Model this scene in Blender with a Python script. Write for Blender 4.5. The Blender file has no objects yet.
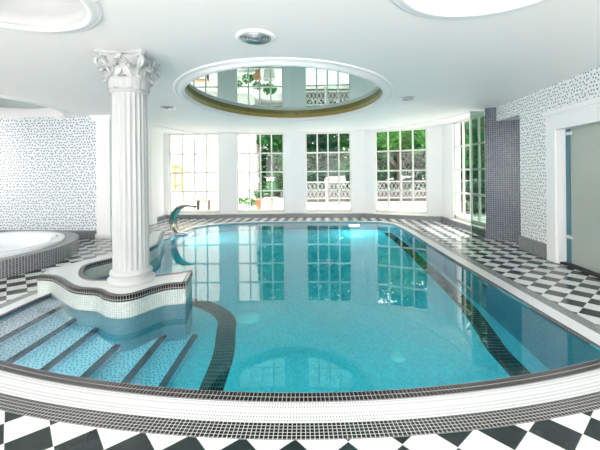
import bpy, math, random
from mathutils import Vector, Matrix
from mathutils.geometry import tessellate_polygon
random.seed(7)
S = bpy.context.scene
C = S.collection
R = math.radians

# ------------------------------------------------------------------ camera
cam = bpy.data.cameras.new('camera')
cam.sensor_width = 36.0
cam.lens = 36.0 * 344 / 600
cam.shift_x = 0.0
cam.shift_y = -(225 - 173.5) / 600
cam.clip_end = 300
camo = bpy.data.objects.new('camera', cam)
C.objects.link(camo)
camo.location = (0, 0, 1.5)
camo.rotation_euler = (Matrix.Rotation(R(90), 4, 'X') @ Matrix.Rotation(-0.010, 4, 'Z')).to_euler()
S.camera = camo

# ------------------------------------------------------------------ world, sun, exposure
w = bpy.data.worlds.new('daylight')
S.world = w
w.use_nodes = True
bg = w.node_tree.nodes['Background']
bg.inputs[0].default_value = (1.0, 0.965, 0.94, 1)
bg.inputs[1].default_value = 3.5
sun = bpy.data.lights.new('sun', 'SUN')
sun.energy = 5.0
sun.angle = R(1.0)
sun.color = (1.0, 0.96, 0.88)
suno = bpy.data.objects.new('sun', sun)
C.objects.link(suno)
_e, _a = R(62), R(22)     # high sun from the right, a little beyond the window bay
suno.rotation_euler = Vector((-math.cos(_e) * math.cos(_a), -math.cos(_e) * math.sin(_a), -math.sin(_e))).to_track_quat('-Z', 'Y').to_euler()
S.view_settings.view_transform = 'Standard'
S.view_settings.look = 'None'
S.view_settings.exposure = 0.85
S.view_settings.gamma = 1.0
S.view_settings.use_curve_mapping = False
S.cycles.use_denoising = True
S.cycles.max_bounces = 14
S.cycles.diffuse_bounces = 12
S.cycles.transparent_max_bounces = 16
S.cycles.caustics_reflective = False
S.cycles.caustics_refractive = True
S.cycles.transmission_bounces = 12
S.cycles.blur_glossy = 0.3
S.cycles.sample_clamp_indirect = 8.0


def area(name, loc, sx, sy, power, rot=(0, 0, 0), col=(1, 1, 1), shape='RECTANGLE'):
    l = bpy.data.lights.new(name, 'AREA')
    l.shape = shape
    l.size = sx
    if shape in ('RECTANGLE', 'ELLIPSE'):
        l.size_y = sy
    l.energy = power
    l.color = col
    o = bpy.data.objects.new(name, l)
    C.objects.link(o)
    o.location = loc
    o.rotation_euler = rot
    return o


# lamps set up inside the ceiling recesses
area('recess_light', (1.43, 2.38, 3.30), 0.9, 0.9, 13, shape='DISK')
area('recess_light', (-2.38, 2.65, 3.36), 0.8, 0.8, 0.7, shape='DISK')
# added underwater fill to brighten the pool; far right light follows a visible glow
for lx, ly, rx, pw, lz in ((-0.3, 2.42, 78, 0.7, -0.55), (1.5, 2.56, 78, 0.7, -0.55), (-2.2, 2.76, 78, 1.1, -0.25), (1.62, 10.42, -78, 16, -0.5)):
    area('pool_fill_light', (lx, ly, lz), 0.3, 0.3, pw, rot=(R(rx), 0, 0), col=(1.0, 0.98, 0.95), shape='DISK')
for lx, ly, rz in ((-2.95, 9.3, -90),):
    area('pool_fill_light', (lx, ly, -0.6), 0.3, 0.3, 12, rot=(R(80), 0, R(rz)), col=(1.0, 0.98, 0.95), shape='DISK')
# added fill lights behind the camera, aimed up to brighten the ceiling
for wx in (4.4, 0.6, -2.6, -6.6):
    area('window_daylight', (wx, -2.6, 1.1), 1.55, 2.3, 170, rot=(R(172), 0, 0), col=(1.0, 0.95, 0.91))


# ------------------------------------------------------------------ node helpers
class N:
    def __init__(s, name):
        s.m = bpy.data.materials.new(name)
        s.m.use_nodes = True
        s.t = s.m.node_tree
        s.t.nodes.clear()
        s.out = s.t.nodes.new('ShaderNodeOutputMaterial')

    def n(s, kind, **kw):
        x = s.t.nodes.new(kind)
        for k, v in kw.items():
            setattr(x, k, v)
        return x

    def l(s, a, b):
        s.t.links.new(a, b)

    def val(s, sock, v):
        if hasattr(v, 'links') or hasattr(v, 'is_output'):
            s.l(v, sock)
        else:
            sock.default_value = v

    def math(s, op, a, b=None, c=None):
        x = s.n('ShaderNodeMath', operation=op)
        s.val(x.inputs[0], a)
        if b is not None:
            s.val(x.inputs[1], b)
        if c is not None:
            s.val(x.inputs[2], c)
        return x.outputs[0]

    def mix(s, f, a, b):
        x = s.n('ShaderNodeMix', data_type='RGBA')
        s.val(x.inputs[0], f)
        s.val(x.inputs[6], a if not isinstance(a, tuple) else c4(a))
        s.val(x.inputs[7], b if not isinstance(b, tuple) else c4(b))
        return x.outputs[2]

    def uv(s):
        t = s.n('ShaderNodeTexCoord')
        sp = s.n('ShaderNodeSeparateXYZ')
        s.l(t.outputs['UV'], sp.inputs[0])
        return sp.outputs[0], sp.outputs[1]

    def pos(s):
        t = s.n('ShaderNodeNewGeometry')
        sp = s.n('ShaderNodeSeparateXYZ')
        s.l(t.outputs['Position'], sp.inputs[0])
        return sp.outputs[0], sp.outputs[1], sp.outputs[2]

    def comb(s, a, b, c=0.0):
        x = s.n('ShaderNodeCombineXYZ')
        s.val(x.inputs[0], a); s.val(x.inputs[1], b); s.val(x.inputs[2], c)
        return x.outputs[0]

    def bsdf(s, col, rough=0.5, metal=0.0, spec=0.5, coat=0.0):
        p = s.n('ShaderNodeBsdfPrincipled')
        s.val(p.inputs['Base Color'], c4(col) if isinstance(col, tuple) else col)
        s.val(p.inputs['Roughness'], rough)
        p.inputs['Metallic'].default_value = metal
        p.inputs['Specular IOR Level'].default_value = spec
        p.inputs['Coat Weight'].default_value = coat
        s.l(p.outputs[0], s.out.inputs[0])
        s.p = p
        return p


def c4(c):
    return (c[0], c[1], c[2], 1.0)


def srgb(r, g, b):
    f = lambda v: (v / 255 / 12.92) if v / 255 <= 0.04045 else ((v / 255 + 0.055) / 1.055) ** 2.4
    return (f(r), f(g), f(b))


def plain(name, col, rough=0.5, metal=0.0, spec=0.5, noise=0.03, nscale=3.0):
    k = N(name)
    if noise:
        t = k.n('ShaderNodeTexNoise')
        t.inputs['Scale'].default_value = nscale
        g = k.n('ShaderNodeNewGeometry')
        k.l(g.outputs['Position'], t.inputs['Vector'])
        c = k.mix(t.outputs[0], tuple(v * (1 - noise) for v in col), tuple(min(1, v * (1 + noise)) for v in col))
    else:
        c = col
    k.bsdf(c, rough, metal, spec)
    return k.m


def mosaic(name, tu, tv, col, grout, gw=0.12, var=0.15, rough=0.25, col2=None, spec=0.5, big=None):
    """square mosaic laid along the UV lengths (metres)"""
    k = N(name)
    u, v = k.uv()
    a = k.math('DIVIDE', u, tu); b = k.math('DIVIDE', v, tv)
    fa = k.math('FRACT', a); fb = k.math('FRACT', b)
    ga = k.math('GREATER_THAN', k.math('ABSOLUTE', k.math('SUBTRACT', fa, 0.5)), 0.5 - gw)
    gb = k.math('GREATER_THAN', k.math('ABSOLUTE', k.math('SUBTRACT', fb, 0.5)), 0.5 - gw)
    g = k.math('MAXIMUM', ga, gb)
    wn = k.n('ShaderNodeTexWhiteNoise', noise_dimensions='2D')
    k.l(k.comb(k.math('FLOOR', a), k.math('FLOOR', b)), wn.inputs['Vector'])
    c2 = col2 or tuple(min(1, x * (1 + var)) for x in col)
    c1 = col if col2 else tuple(x * (1 - var) for x in col)
    c = k.mix(wn.outputs[0], c1, c2)
    if big:
        t = k.n('ShaderNodeTexNoise')
        t.inputs['Scale'].default_value = big[1]
        t.inputs['Detail'].default_value = 3
        k.l(k.comb(u, v), t.inputs['Vector'])
        r = k.n('ShaderNodeValToRGB')
        r.color_ramp.elements[0].position = 0.4
        r.color_ramp.elements[1].position = 0.62
        k.l(t.outputs[0], r.inputs[0])
        c = k.mix(k.math('MULTIPLY', r.outputs[0], 0.7), c, big[0])
    c = k.mix(g, c, grout)
    k.bsdf(c, rough, 0, spec)
    return k.m


def dotted(name, white, dot, cell=0.06, size=0.026, rough=0.3):
    """pale mosaic with small dark tiles scattered in it, one to a cell"""
    k = N(name)
    u, v = k.uv()
    b = k.math('DIVIDE', v, cell * 0.93)
    stag = k.math('FRACT', k.math('MULTIPLY', k.math('FLOOR', b), 0.5))
    a = k.math('ADD', k.math('DIVIDE', u, cell), stag)
    wn = k.n('ShaderNodeTexWhiteNoise', noise_dimensions='2D')
    k.l(k.comb(k.math('FLOOR', a), k.math('FLOOR', b)), wn.inputs['Vector'])
    sp = k.n('ShaderNodeSeparateColor')
    k.l(wn.outputs['Color'], sp.inputs[0])
    h = size / cell / 2
    j = 0.5 - h
    ms = []
    for f, rr in ((a, sp.outputs[0]), (b, sp.outputs[1])):
        c0 = k.math('ADD', 0.5, k.math('MULTIPLY', k.math('SUBTRACT', rr, 0.5), 2 * j * 0.85))
        ms.append(k.math('LESS_THAN', k.math('ABSOLUTE', k.math('SUBTRACT', k.math('FRACT', f), c0)), h))
    m = k.math('MULTIPLY', ms[0], ms[1])
    c = k.mix(m, white, dot)
    k.bsdf(c, rough)
    return k.m


def checker():
    k = N('checker_marble')
    x, y, z = k.pos()
    th = 0.8678; T = 0.20951
    dx = k.math('SUBTRACT', x, 1.1404); dy = k.math('SUBTRACT', y, 1.8476)
    i = k.math('DIVIDE', k.math('ADD', k.math('MULTIPLY', dx, math.cos(th)), k.math('MULTIPLY', dy, -math.sin(th))), T)
    j = k.math('DIVIDE', k.math('ADD', k.math('MULTIPLY', dx, math.sin(th)), k.math('MULTIPLY', dy, math.cos(th))), T)
    sm = k.math('ADD', k.math('FLOOR', i), k.math('FLOOR', j))
    odd = k.math('GREATER_THAN', k.math('FRACT', k.math('MULTIPLY', sm, 0.5)), 0.25)
    gi = k.math('GREATER_THAN', k.math('ABSOLUTE', k.math('SUBTRACT', k.math('FRACT', i), 0.5)), 0.492)
    gj = k.math('GREATER_THAN', k.math('ABSOLUTE', k.math('SUBTRACT', k.math('FRACT', j), 0.5)), 0.492)
    g = k.math('MAXIMUM', gi, gj)
    t = k.n('ShaderNodeTexNoise')
    t.inputs['Scale'].default_value = 9
    t.inputs['Detail'].default_value = 4
    gg = k.n('ShaderNodeNewGeometry')
    k.l(gg.outputs['Position'], t.inputs['Vector'])
    wt = k.mix(t.outputs[0], (0.62, 0.66, 0.65), (0.70, 0.73, 0.72))
    bk = k.mix(t.outputs[0], (0.012, 0.018, 0.018), (0.026, 0.036, 0.036))
    c = k.mix(odd, wt, bk)
    c = k.mix(g, c, (0.45, 0.46, 0.45))
    k.bsdf(c, 0.16, 0, 0.4)
    return k.m


def thin_glass(name, tint=(0.97, 0.99, 0.98), ior=1.45, gl=(1, 1, 1)):
    k = N(name)
    tr = k.n('ShaderNodeBsdfTransparent'); tr.inputs[0].default_value = c4(tint)
    gs = k.n('ShaderNodeBsdfGlossy'); gs.inputs['Roughness'].default_value = 0.0
    gs.inputs[0].default_value = c4(gl)
    f = k.n('ShaderNodeFresnel'); f.inputs[0].default_value = ior
    mx = k.n('ShaderNodeMixShader')
    k.l(f.outputs[0], mx.inputs[0]); k.l(tr.outputs[0], mx.inputs[1]); k.l(gs.outputs[0], mx.inputs[2])
    k.l(mx.outputs[0], k.out.inputs[0])
    return k


M = {}
M['recess_shaded'] = plain('shaded_white_paint', (0.50, 0.51, 0.52), 0.6, noise=0.01)  # shade put into the colour: white recess wall darkened against strong light
M['paint'] = plain('white_paint', (0.90, 0.90, 0.91), 0.55, noise=0.01)
M['ceiling'] = plain('ceiling_paint', (0.93, 0.91, 0.90), 0.6, noise=0.01)
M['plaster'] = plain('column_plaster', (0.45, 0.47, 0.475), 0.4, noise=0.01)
M['frame'] = plain('window_frame_cream', (0.80, 0.80, 0.74), 0.4, noise=0.01)
M['checker'] = checker()
M['dark'] = mosaic('dark_mosaic', 0.025, 0.025, (0.012, 0.012, 0.014), (0.40, 0.41, 0.40), 0.09, 0.5)
M['trim'] = mosaic('rim_trim_mosaic', 0.028, 0.046, (0.006, 0.006, 0.007), (0.34, 0.33, 0.32), 0.07, 0.3)
M['border_side'] = mosaic('side_border_mosaic', 0.025, 0.025, (0.05, 0.06, 0.06), (0.42, 0.46, 0.45), 0.12, 0.5)
M['white_mosaic'] = mosaic('white_mosaic', 0.026, 0.026, (0.50, 0.57, 0.54), (0.28, 0.33, 0.31), 0.07, 0.08)
M['pool_mosaic'] = mosaic('pool_mosaic', 0.026, 0.026, (0.50, 0.82, 0.88), (0.38, 0.66, 0.74), 0.07, 0.12)
M['wall_teal'] = mosaic('teal_wall_mosaic', 0.026, 0.026, (0.12, 0.50, 0.62), (0.12, 0.40, 0.48), 0.07, 0.12)
M['stripe'] = mosaic('lane_mosaic', 0.06, 0.026, (0.012, 0.016, 0.016), (0.16, 0.18, 0.17), 0.10, 0.4)
M['step'] = dotted('step_mosaic', (0.95, 0.90, 1.0), (0.10, 0.10, 0.25), 0.042, 0.014)
M['nosing'] = mosaic('nosing_mosaic', 0.02, 0.02, (0.03, 0.03, 0.06), (0.2, 0.2, 0.25), 0.08, 0.4)
M['dotwall'] = dotted('dotted_wall_mosaic', (0.84, 0.86, 0.865), (0.012, 0.012, 0.015), 0.062, 0.023)
M['dotwall_left'] = dotted('dotted_left_wall_mosaic', (0.78, 0.85, 0.89), (0.012, 0.016, 0.022), 0.072, 0.029)
M['blue'] = mosaic('blue_grey_mosaic', 0.045, 0.045, (0.05, 0.065, 0.10), (0.30, 0.32, 0.36), 0.09, 0.4,
                   col2=(0.14, 0.15, 0.18), big=((0.02, 0.05, 0.11), 1.6))
M['dado'] = mosaic('grey_dado_mosaic', 0.025, 0.025, (0.10, 0.11, 0.12), (0.40, 0.41, 0.42), 0.10, 0.5)
M['tubm'] = mosaic('tub_mosaic', 0.045, 0.025, (0.06, 0.065, 0.075), (0.42, 0.44, 0.46), 0.13, 0.5)
M['coping'] = plain('white_coping', (0.66, 0.69, 0.69), 0.25)
M['acrylic'] = plain('white_acrylic', (0.82, 0.87, 0.89), 0.12, noise=0)
M['chrome'] = plain('polished_steel', (0.34, 0.34, 0.29), 0.08, 1.0, noise=0)
M['steel'] = plain('brushed_steel', (0.55, 0.56, 0.57), 0.3, 1.0, noise=0)
M['mirror'] = plain('ceiling_mirror', (0.20, 0.34, 0.31), 0.0, 1.0, noise=0)
M['gold'] = mosaic('gold_mosaic', 0.02, 0.02, (0.42, 0.36, 0.10), (0.20, 0.17, 0.06), 0.08, 0.3, rough=0.2)
M['black'] = plain('black_gap', (0.01, 0.012, 0.012), 0.6, noise=0)
M['lampglass'] = plain('lamp_glass', (0.95, 0.96, 0.95), 0.2, noise=0)
M['grate'] = None


def grating():
    k = N('white_overflow_grating')
    u, v = k.uv()
    a = k.math('DIVIDE', u, 0.017); b = k.math('DIVIDE', v, 0.030)
    slot = k.math('MULTIPLY',
                  k.math('LESS_THAN', k.math('ABSOLUTE', k.math('SUBTRACT', k.math('FRACT', a), 0.5)), 0.17),
                  k.math('LESS_THAN', k.math('ABSOLUTE', k.math('SUBTRACT', k.math('FRACT', b), 0.5)), 0.22))
    mid = k.math('LESS_THAN', k.math('ABSOLUTE', k.math('SUBTRACT', v, 0.087)), 0.014)
    slot = k.math('MULTIPLY', slot, k.math('SUBTRACT', 1.0, mid))
    c = k.mix(slot, (0.62, 0.64, 0.65), (0.13, 0.135, 0.14))
    k.bsdf(c, 0.35)
    return k.m


M['grate'] = grating()
M['glass'] = thin_glass('window_glass').m
M['tinted'] = thin_glass('tinted_screen_glass', (0.52, 0.62, 0.58)).m


def water_mat():
    k = N('pool_water')
    rf_ = k.n('ShaderNodeBsdfRefraction'); rf_.inputs['IOR'].default_value = 1.34; rf_.inputs['Roughness'].default_value = 0.0
    gs = k.n('ShaderNodeBsdfGlossy'); gs.inputs['Roughness'].default_value = 0.0
    f = k.n('ShaderNodeFresnel'); gb_ = k.n('ShaderNodeNewGeometry')
    k.l(k.math('SUBTRACT', 1.66, k.math('MULTIPLY', gb_.outputs['Backfacing'], 0.32)), f.inputs[0])
    mx = k.n('ShaderNodeMixShader')
    k.l(f.outputs[0], mx.inputs[0]); k.l(rf_.outputs[0], mx.inputs[1]); k.l(gs.outputs[0], mx.inputs[2])
    k.l(mx.outputs[0], k.out.inputs[0])
    va = k.n('ShaderNodeVolumeAbsorption')
    va.inputs['Color'].default_value = (0.0, 0.94, 0.99, 1)
    va.inputs['Density'].default_value = 0.8
    k.l(va.outputs[0], k.out.inputs[1])
    return k.m


M['water'] = water_mat()


def frosted():
    k = N('frosted_green_glass')
    t = k.n('ShaderNodeTexNoise'); t.inputs['Scale'].default_value = 0.8
    g = k.n('ShaderNodeNewGeometry'); k.l(g.outputs['Position'], t.inputs['Vector'])
    c = k.mix(t.outputs[0], (0.30, 0.36, 0.31), (0.42, 0.46, 0.42))
    k.bsdf(c, 0.18, 0, 0.6)
    return k.m


M['frosted'] = frosted()
M['teal'] = plain('teal_glass_edge', (0.07, 0.20, 0.25), 0.15, noise=0)


# ------------------------------------------------------------------ mesh helpers
ORG = {}


class MB:
    def __init__(s):
        s.v = []; s.f = []; s.uv = []; s.sm = []

    def face(s, pts, uvs=None, smooth=False):
        b = len(s.v)
        s.v += [tuple(p) for p in pts]
        s.f.append(tuple(range(b, b + len(pts))))
        if uvs is None:
            p = [Vector(q) for q in pts]
            n = (p[1] - p[0]).cross(p[-1] - p[0])
            if n.length < 1e-12:
                n = Vector((0, 0, 1))
            n.normalize()
            if abs(n.z) > 0.7:
                uvs = [(q.x, q.y) for q in p]
            else:
                t = Vector((-n.y, n.x, 0)).normalized()
                uvs = [(q.dot(t), q.z) for q in p]
        s.uv.append(uvs); s.sm.append(smooth)

    def grid(s, rows, uvrows=None, closed=False, smooth=True):
        """rows: list of equal-length point lists; shared vertices"""
        b = len(s.v); n = len(rows[0])
        for r in rows:
            s.v += [tuple(p) for p in r]
        for i in range(len(rows) - 1):
            for j in range(n if closed else n - 1):
                j2 = (j + 1) % n
                s.f.append((b + i * n + j, b + i * n + j2, b + (i + 1) * n + j2, b + (i + 1) * n + j))
                if uvrows:
                    q = uvrows
                    s.uv.append([q[i][j], q[i][j2], q[i + 1][j2], q[i + 1][j]])
                else:
                    s.uv.append([(j, i), (j + 1, i), (j + 1, i + 1), (j, i + 1)])
                s.sm.append(smooth)

    def box(s, x0, x1, y0, y1, z0, z1):
        s.frame_box(Vector((0, 0, 0)), Vector((1, 0, 0)), Vector((0, 1, 0)), x0, x1, y0, y1, z0, z1)

    def frame_box(s, o, d, n, s0, s1, t0, t1, z0, z1):
        P = lambda a, b, c: tuple(Vector((o.x, o.y, o.z)) + d * a + n * b + Vector((0, 0, c)))
        F = [[(s0, t0, z0), (s0, t1, z0), (s1, t1, z0), (s1, t0, z0)],
             [(s0, t0, z1), (s1, t0, z1), (s1, t1, z1), (s0, t1, z1)],
             [(s0, t0, z0), (s1, t0, z0), (s1, t0, z1), (s0, t0, z1)],
             [(s0, t1, z0), (s0, t1, z1), (s1, t1, z1), (s1, t1, z0)],
             [(s0, t0, z0), (s0, t0, z1), (s0, t1, z1), (s0, t1, z0)],
             [(s1, t0, z0), (s1, t1, z0), (s1, t1, z1), (s1, t0, z1)]]
        U = [lambda a, b, c: (a, b), lambda a, b, c: (a, b), lambda a, b, c: (a, c), lambda a, b, c: (a, c),
             lambda a, b, c: (b, c), lambda a, b, c: (b, c)]
        for f, u in zip(F, U):
            s.face([P(*q) for q in f], [u(*q) for q in f])

    def tube(s, pts, rad, seg=8, cap=True, squash=None):
        pts = [Vector(p) for p in pts]
        rr = rad if isinstance(rad, (list, tuple)) else [rad] * len(pts)
        rows = []
        up0 = Vector((0, 0, 1))
        t0 = (pts[1] - pts[0]).normalized()
        if abs(t0.z) > 0.9:
            up0 = Vector((0, 1, 0))
        a = t0.cross(up0).normalized()
        for i, p in enumerate(pts):
            t = (pts[min(i + 1, len(pts) - 1)] - pts[max(i - 1, 0)]).normalized()
            a = (a - t * a.dot(t)).normalized()
            b = t.cross(a)
            rows.append([p + (a * math.cos(q) + b * math.sin(q)) * rr[i] for q in
                         [2 * math.pi * k / seg for k in range(seg)]])
        s.grid(rows, closed=True)
        if cap:
            s.face(rows[0][::-1]); s.face(rows[-1])

    def lathe(s, prof, c, seg=48, sx=1.0, sy=1.0, rot=0.0, smooth=True):
        """prof: (radius, z) list"""
        rows = []; uvr = []
        acc = 0
        for i, (r, z) in enumerate(prof):
            if i:
                acc += math.hypot(r - prof[i - 1][0], z - prof[i - 1][1])
            row = []; ur = []
            for k in range(seg + 1):
                a = 2 * math.pi * k / seg
                x = math.cos(a) * r * sx; y = math.sin(a) * r * sy
                row.append((c[0] + x * math.cos(rot) - y * math.sin(rot), c[1] + x * math.sin(rot) + y * math.cos(rot), c[2] + z))
                ur.append((a * (prof[0][0] * (sx + sy) / 2 if prof[0][0] > 0.01 else r), acc))
            rows.append(row); uvr.append(ur)
        s.grid(rows, uvr, smooth=smooth)

    def poly(s, outer, holes, z, flip=False):
        loops = [[Vector((p[0], p[1], 0)) for p in outer]] + [[Vector((p[0], p[1], 0)) for p in h] for h in holes]
        flat = [p for l in loops for p in l]
        b = len(s.v)
        s.v += [(p.x, p.y, z) for p in flat]
        for t in tessellate_polygon(loops):
            a0, a1, a2 = [flat[i] for i in t]
            ar = (a1 - a0).cross(a2 - a0).z
            if abs(ar) < 1e-9:
                continue
            if (ar < 0) != flip:
                t = t[::-1]
            s.f.append(tuple(b + i for i in t))
            s.uv.append([(flat[i].x, flat[i].y) for i in t]); s.sm.append(False)

    def side(s, pts, z0, z1, closed=True, smooth=False):
        n = len(pts); acc = 0
        for i in range(n if closed else n - 1):
            a = Vector(pts[i][:2]); b = Vector(pts[(i + 1) % n][:2])
            L = (b - a).length
            s.face([(a.x, a.y, z0), (b.x, b.y, z0), (b.x, b.y, z1), (a.x, a.y, z1)],
                   [(acc, z0), (acc + L, z0), (acc + L, z1), (acc, z1)], smooth)
            acc += L

    def build(s, name, mat, parent=None, weld=False):
        o_ = Vector((0, 0, 0))
        if parent is not None:
            o_ = ORG.get(parent, Vector((0, 0, 0)))
        me = bpy.data.meshes.new(name)
        me.from_pydata([(p[0] - o_.x, p[1] - o_.y, p[2] - o_.z) for p in s.v], [], s.f)
        uvl = me.uv_layers.new(name='uv')
        i = 0
        for f in s.uv:
            for q in f:
                uvl.data[i].uv = q; i += 1
        me.polygons.foreach_set('use_smooth', s.sm)
        me.materials.append(mat)
        me.validate(); me.update()
        ob = bpy.data.objects.new(name, me)
        C.objects.link(ob)
        if parent is not None:
            ob.parent = parent
        ORG[ob] = o_
        return ob


def smooth_line(pts, sub=6, closed=False):
    out = []; n = len(pts)
    rng = range(n if closed else n - 1)
    for i in rng:
        p = [Vector(pts[(i + k) % n][:2]) if closed else Vector(pts[min(max(i + k, 0), n - 1)][:2]) for k in (-1, 0, 1, 2)]
        for k in range(sub):
            t = k / sub
            q = 0.5 * ((2 * p[1]) + (-p[0] + p[2]) * t + (2 * p[0] - 5 * p[1] + 4 * p[2] - p[3]) * t * t + (
                    -p[0] + 3 * p[1] - 3 * p[2] + p[3]) * t ** 3)
            out.append((q.x, q.y))
    if not closed:
        out.append(tuple(pts[-1][:2]))
    return out


def normals(line):
    """left-hand normals of an open line"""
    out = []
    for i in range(len(line)):
        a = Vector(line[max(i - 1, 0)]); b = Vector(line[min(i + 1, len(line) - 1)])
        t = (b - a).normalized()
        out.append(Vector((-t.y, t.x)))
    return out


def strip(line, d0, d1, z0, z1, mb=None):
    """slab following an open line between offsets d0 and d1 (to its left)"""
    mb = mb or MB()
    ns = normals(line)
    A = [Vector(p) + n * d0 for p, n in zip(line, ns)]
    B = [Vector(p) + n * d1 for p, n in zip(line, ns)]
    acc = 0
    for i in range(len(line) - 1):
        L = (Vector(line[i + 1]) - Vector(line[i])).length
        w_ = abs(d1 - d0)
        mb.face([(A[i].x, A[i].y, z1), (A[i + 1].x, A[i + 1].y, z1), (B[i + 1].x, B[i + 1].y, z1), (B[i].x, B[i].y, z1)],
                [(acc, 0), (acc + L, 0), (acc + L, w_), (acc, w_)])
        for Q in (A, B):
            mb.face([(Q[i].x, Q[i].y, z0), (Q[i + 1].x, Q[i + 1].y, z0), (Q[i + 1].x, Q[i + 1].y, z1), (Q[i].x, Q[i].y, z1)],
                    [(acc, z0), (acc + L, z0), (acc + L, z1), (acc, z1)])
        acc += L
    for i in (0, -1):
        mb.face([(A[i].x, A[i].y, z0), (B[i].x, B[i].y, z0), (B[i].x, B[i].y, z1), (A[i].x, A[i].y, z1)])
    return mb


def empty(name, loc, label=None, cat=None, group=None, kind=None):
    o = bpy.data.objects.new(name, None)
    C.objects.link(o)
    o.location = loc
    o.empty_display_size = 0.1
    ORG[o] = Vector(loc)
    tag(o, label, cat, group, kind)
    return o


def tag(o, label=None, cat=None, group=None, kind=None):
    if label: o['label'] = label
    if cat: o['category'] = cat
    if group: o['group'] = group
    if kind: o['kind'] = kind
    return o


CZ = 2.92   # ceiling height


# ------------------------------------------------------------------ outlines
near = [(x, 2.335 + 0.0725 * (x - 0.05) ** 2) for x in [-3.2 + 5.72 * i / 48 for i in range(49)]]     # left to right
rightl = smooth_line([(2.50, 2.80), (2.515, 3.4), (2.535, 4.1), (2.56, 5.0), (2.59, 6.0), (2.635, 7.2), (2.67, 8.2), (2.69, 9.3), (2.62, 10.0), (2.35, 10.36)], 5)
farl = smooth_line([(2.35, 10.36), (1.51, 10.52), (0, 10.64), (-1.55, 10.55), (-2.45, 10.22), (-2.95, 9.66), (-3.08, 8.75), (-3.10, 8.2), (-3.16, 7.65)], 5)
leftl = [(-3.05, 7.3), (-2.86, 6.6), (-2.86, 5.8), (-3.1, 5.2), (-3.22, 4.8), (-3.26, 4.5), (-3.24, 4.3), (-3.21, 3.66)]
pool = near[:-1] + [(2.50, 2.80)] + rightl[1:-1] + farl + leftl
PZ = -1.2

# floor
mb = MB()
mb.poly([(-9.5, -3.5), (6.5, -3.5), (6.5, 6.9), (5.0, 8.2), (4.6, 10.9), (2.2, 11.9), (-0.3, 12.05), (-4.9, 12.05), (-5.0, 8.9), (-9.5, 8.9)], [pool], 0.0)
tag(mb.build('floor', M['checker']), kind='structure')

# ------------------------------------------------------------------ the pool
sp = empty('swimming_pool', (0, 6, 0), 'large indoor swimming pool sunk in the checkered floor, turquoise inside with mosaic rim and steps', 'swimming pool')
mb = MB(); mb.poly(pool, [], PZ); mb.build('basin_floor', M['pool_mosaic'], sp)
mb = MB(); mb.side(pool, PZ, 0.0); mb.build('basin_wall', M['wall_teal'], sp)
# near overflow rim: black trim, white grating, dark border (offset away from water = right of travel => negative)
nearx = [(x, 2.335 + 0.0725 * (x - 0.05) ** 2) for x in [-3.9 + 7.4 * i / 60 for i in range(61)]]
strip(nearx, 0.0, -0.095, -0.03, 0.012).build('rim_trim', M['trim'], sp)
strip(nearx, -0.095, -0.275, 0.0, 0.009).build('overflow_grating', M['grate'], sp)
strip(nearx, -0.275, -0.400, 0.0, 0.006).build('mosaic_border', M['dark'], sp)
rl = [(2.495, 2.62)] + rightl[1:]
rf = smooth_line(rl + farl[1:26], 2)
strip(rf, 0.0, -0.030, -0.03, 0.012).build('rim_trim', M['trim'], sp)
strip(rf, -0.030, -0.20, 0.0, 0.011).build('side_coping', M['coping'], sp)
strip(rl, -0.20, -0.345, 0.0, 0.008).build('mosaic_border', M['border_side'], sp)
ls = [(-3.16, 4.42), (-3.19, 4.2), (-3.21, 3.66), (-3.21, 2.8)]
strip(ls, 0.0, -0.03, -0.03, 0.012).build('rim_trim', M['nosing'], sp)
strip(ls, -0.03, -0.19, 0.0, 0.011).build('side_coping', M['coping'], sp)
strip(ls, -0.19, -0.32, 0.0, 0.008).build('mosaic_border', M['border_side'], sp)
# steps down from the left edge
NX = [-3.21, -2.88, -2.57, -2.27, -1.95, -1.62, -1.32]
for k in range(1, 7):
    z = -0.17 * k
    x0, x1 = NX[k - 1] - 0.02, NX[k]
    y0, y1 = 2.2, (5.0 if k < 4 else 4.15)
    sl = 0.03
    m_ = MB()
    a = [(x0 - sl, y0 + 0.2), (x1 - sl, y0 + 0.2), (x1 + sl * 2, y1), (x0 + sl, y1)]
    m_.poly(a, [], z)
    m_.side(a, PZ - 0.01, z)
    st = m_.build('step', M['step'], sp)
    strip([(x1 - sl, y0 + 0.2), (x1 + sl * 2, y1)], -0.004, 0.055, z - 0.05, z + 0.004).build('nosing', M['nosing'], st)
# dark lane stripes on the pool floor
strip(smooth_line([(-2.4, 5.25), (-1.66, 5.2), (-1.28, 5.0), (-1.03, 4.7), (-0.965, 4.4), (-0.89, 3.9), (-0.89, 3.35), (-0.9, 2.4)], 6), -0.12, 0.12, PZ, PZ + 0.006).build('lane_stripe', M['stripe'], sp)
strip(smooth_line([(2.50, 9.9), (2.49, 8.2), (2.44, 6.8), (2.38, 5.1), (2.26, 4.2), (2.2, 3.8), (2.2, 2.7)], 6), -0.11, 0.11, PZ, PZ + 0.006).build('lane_stripe', M['stripe'], sp)

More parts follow.
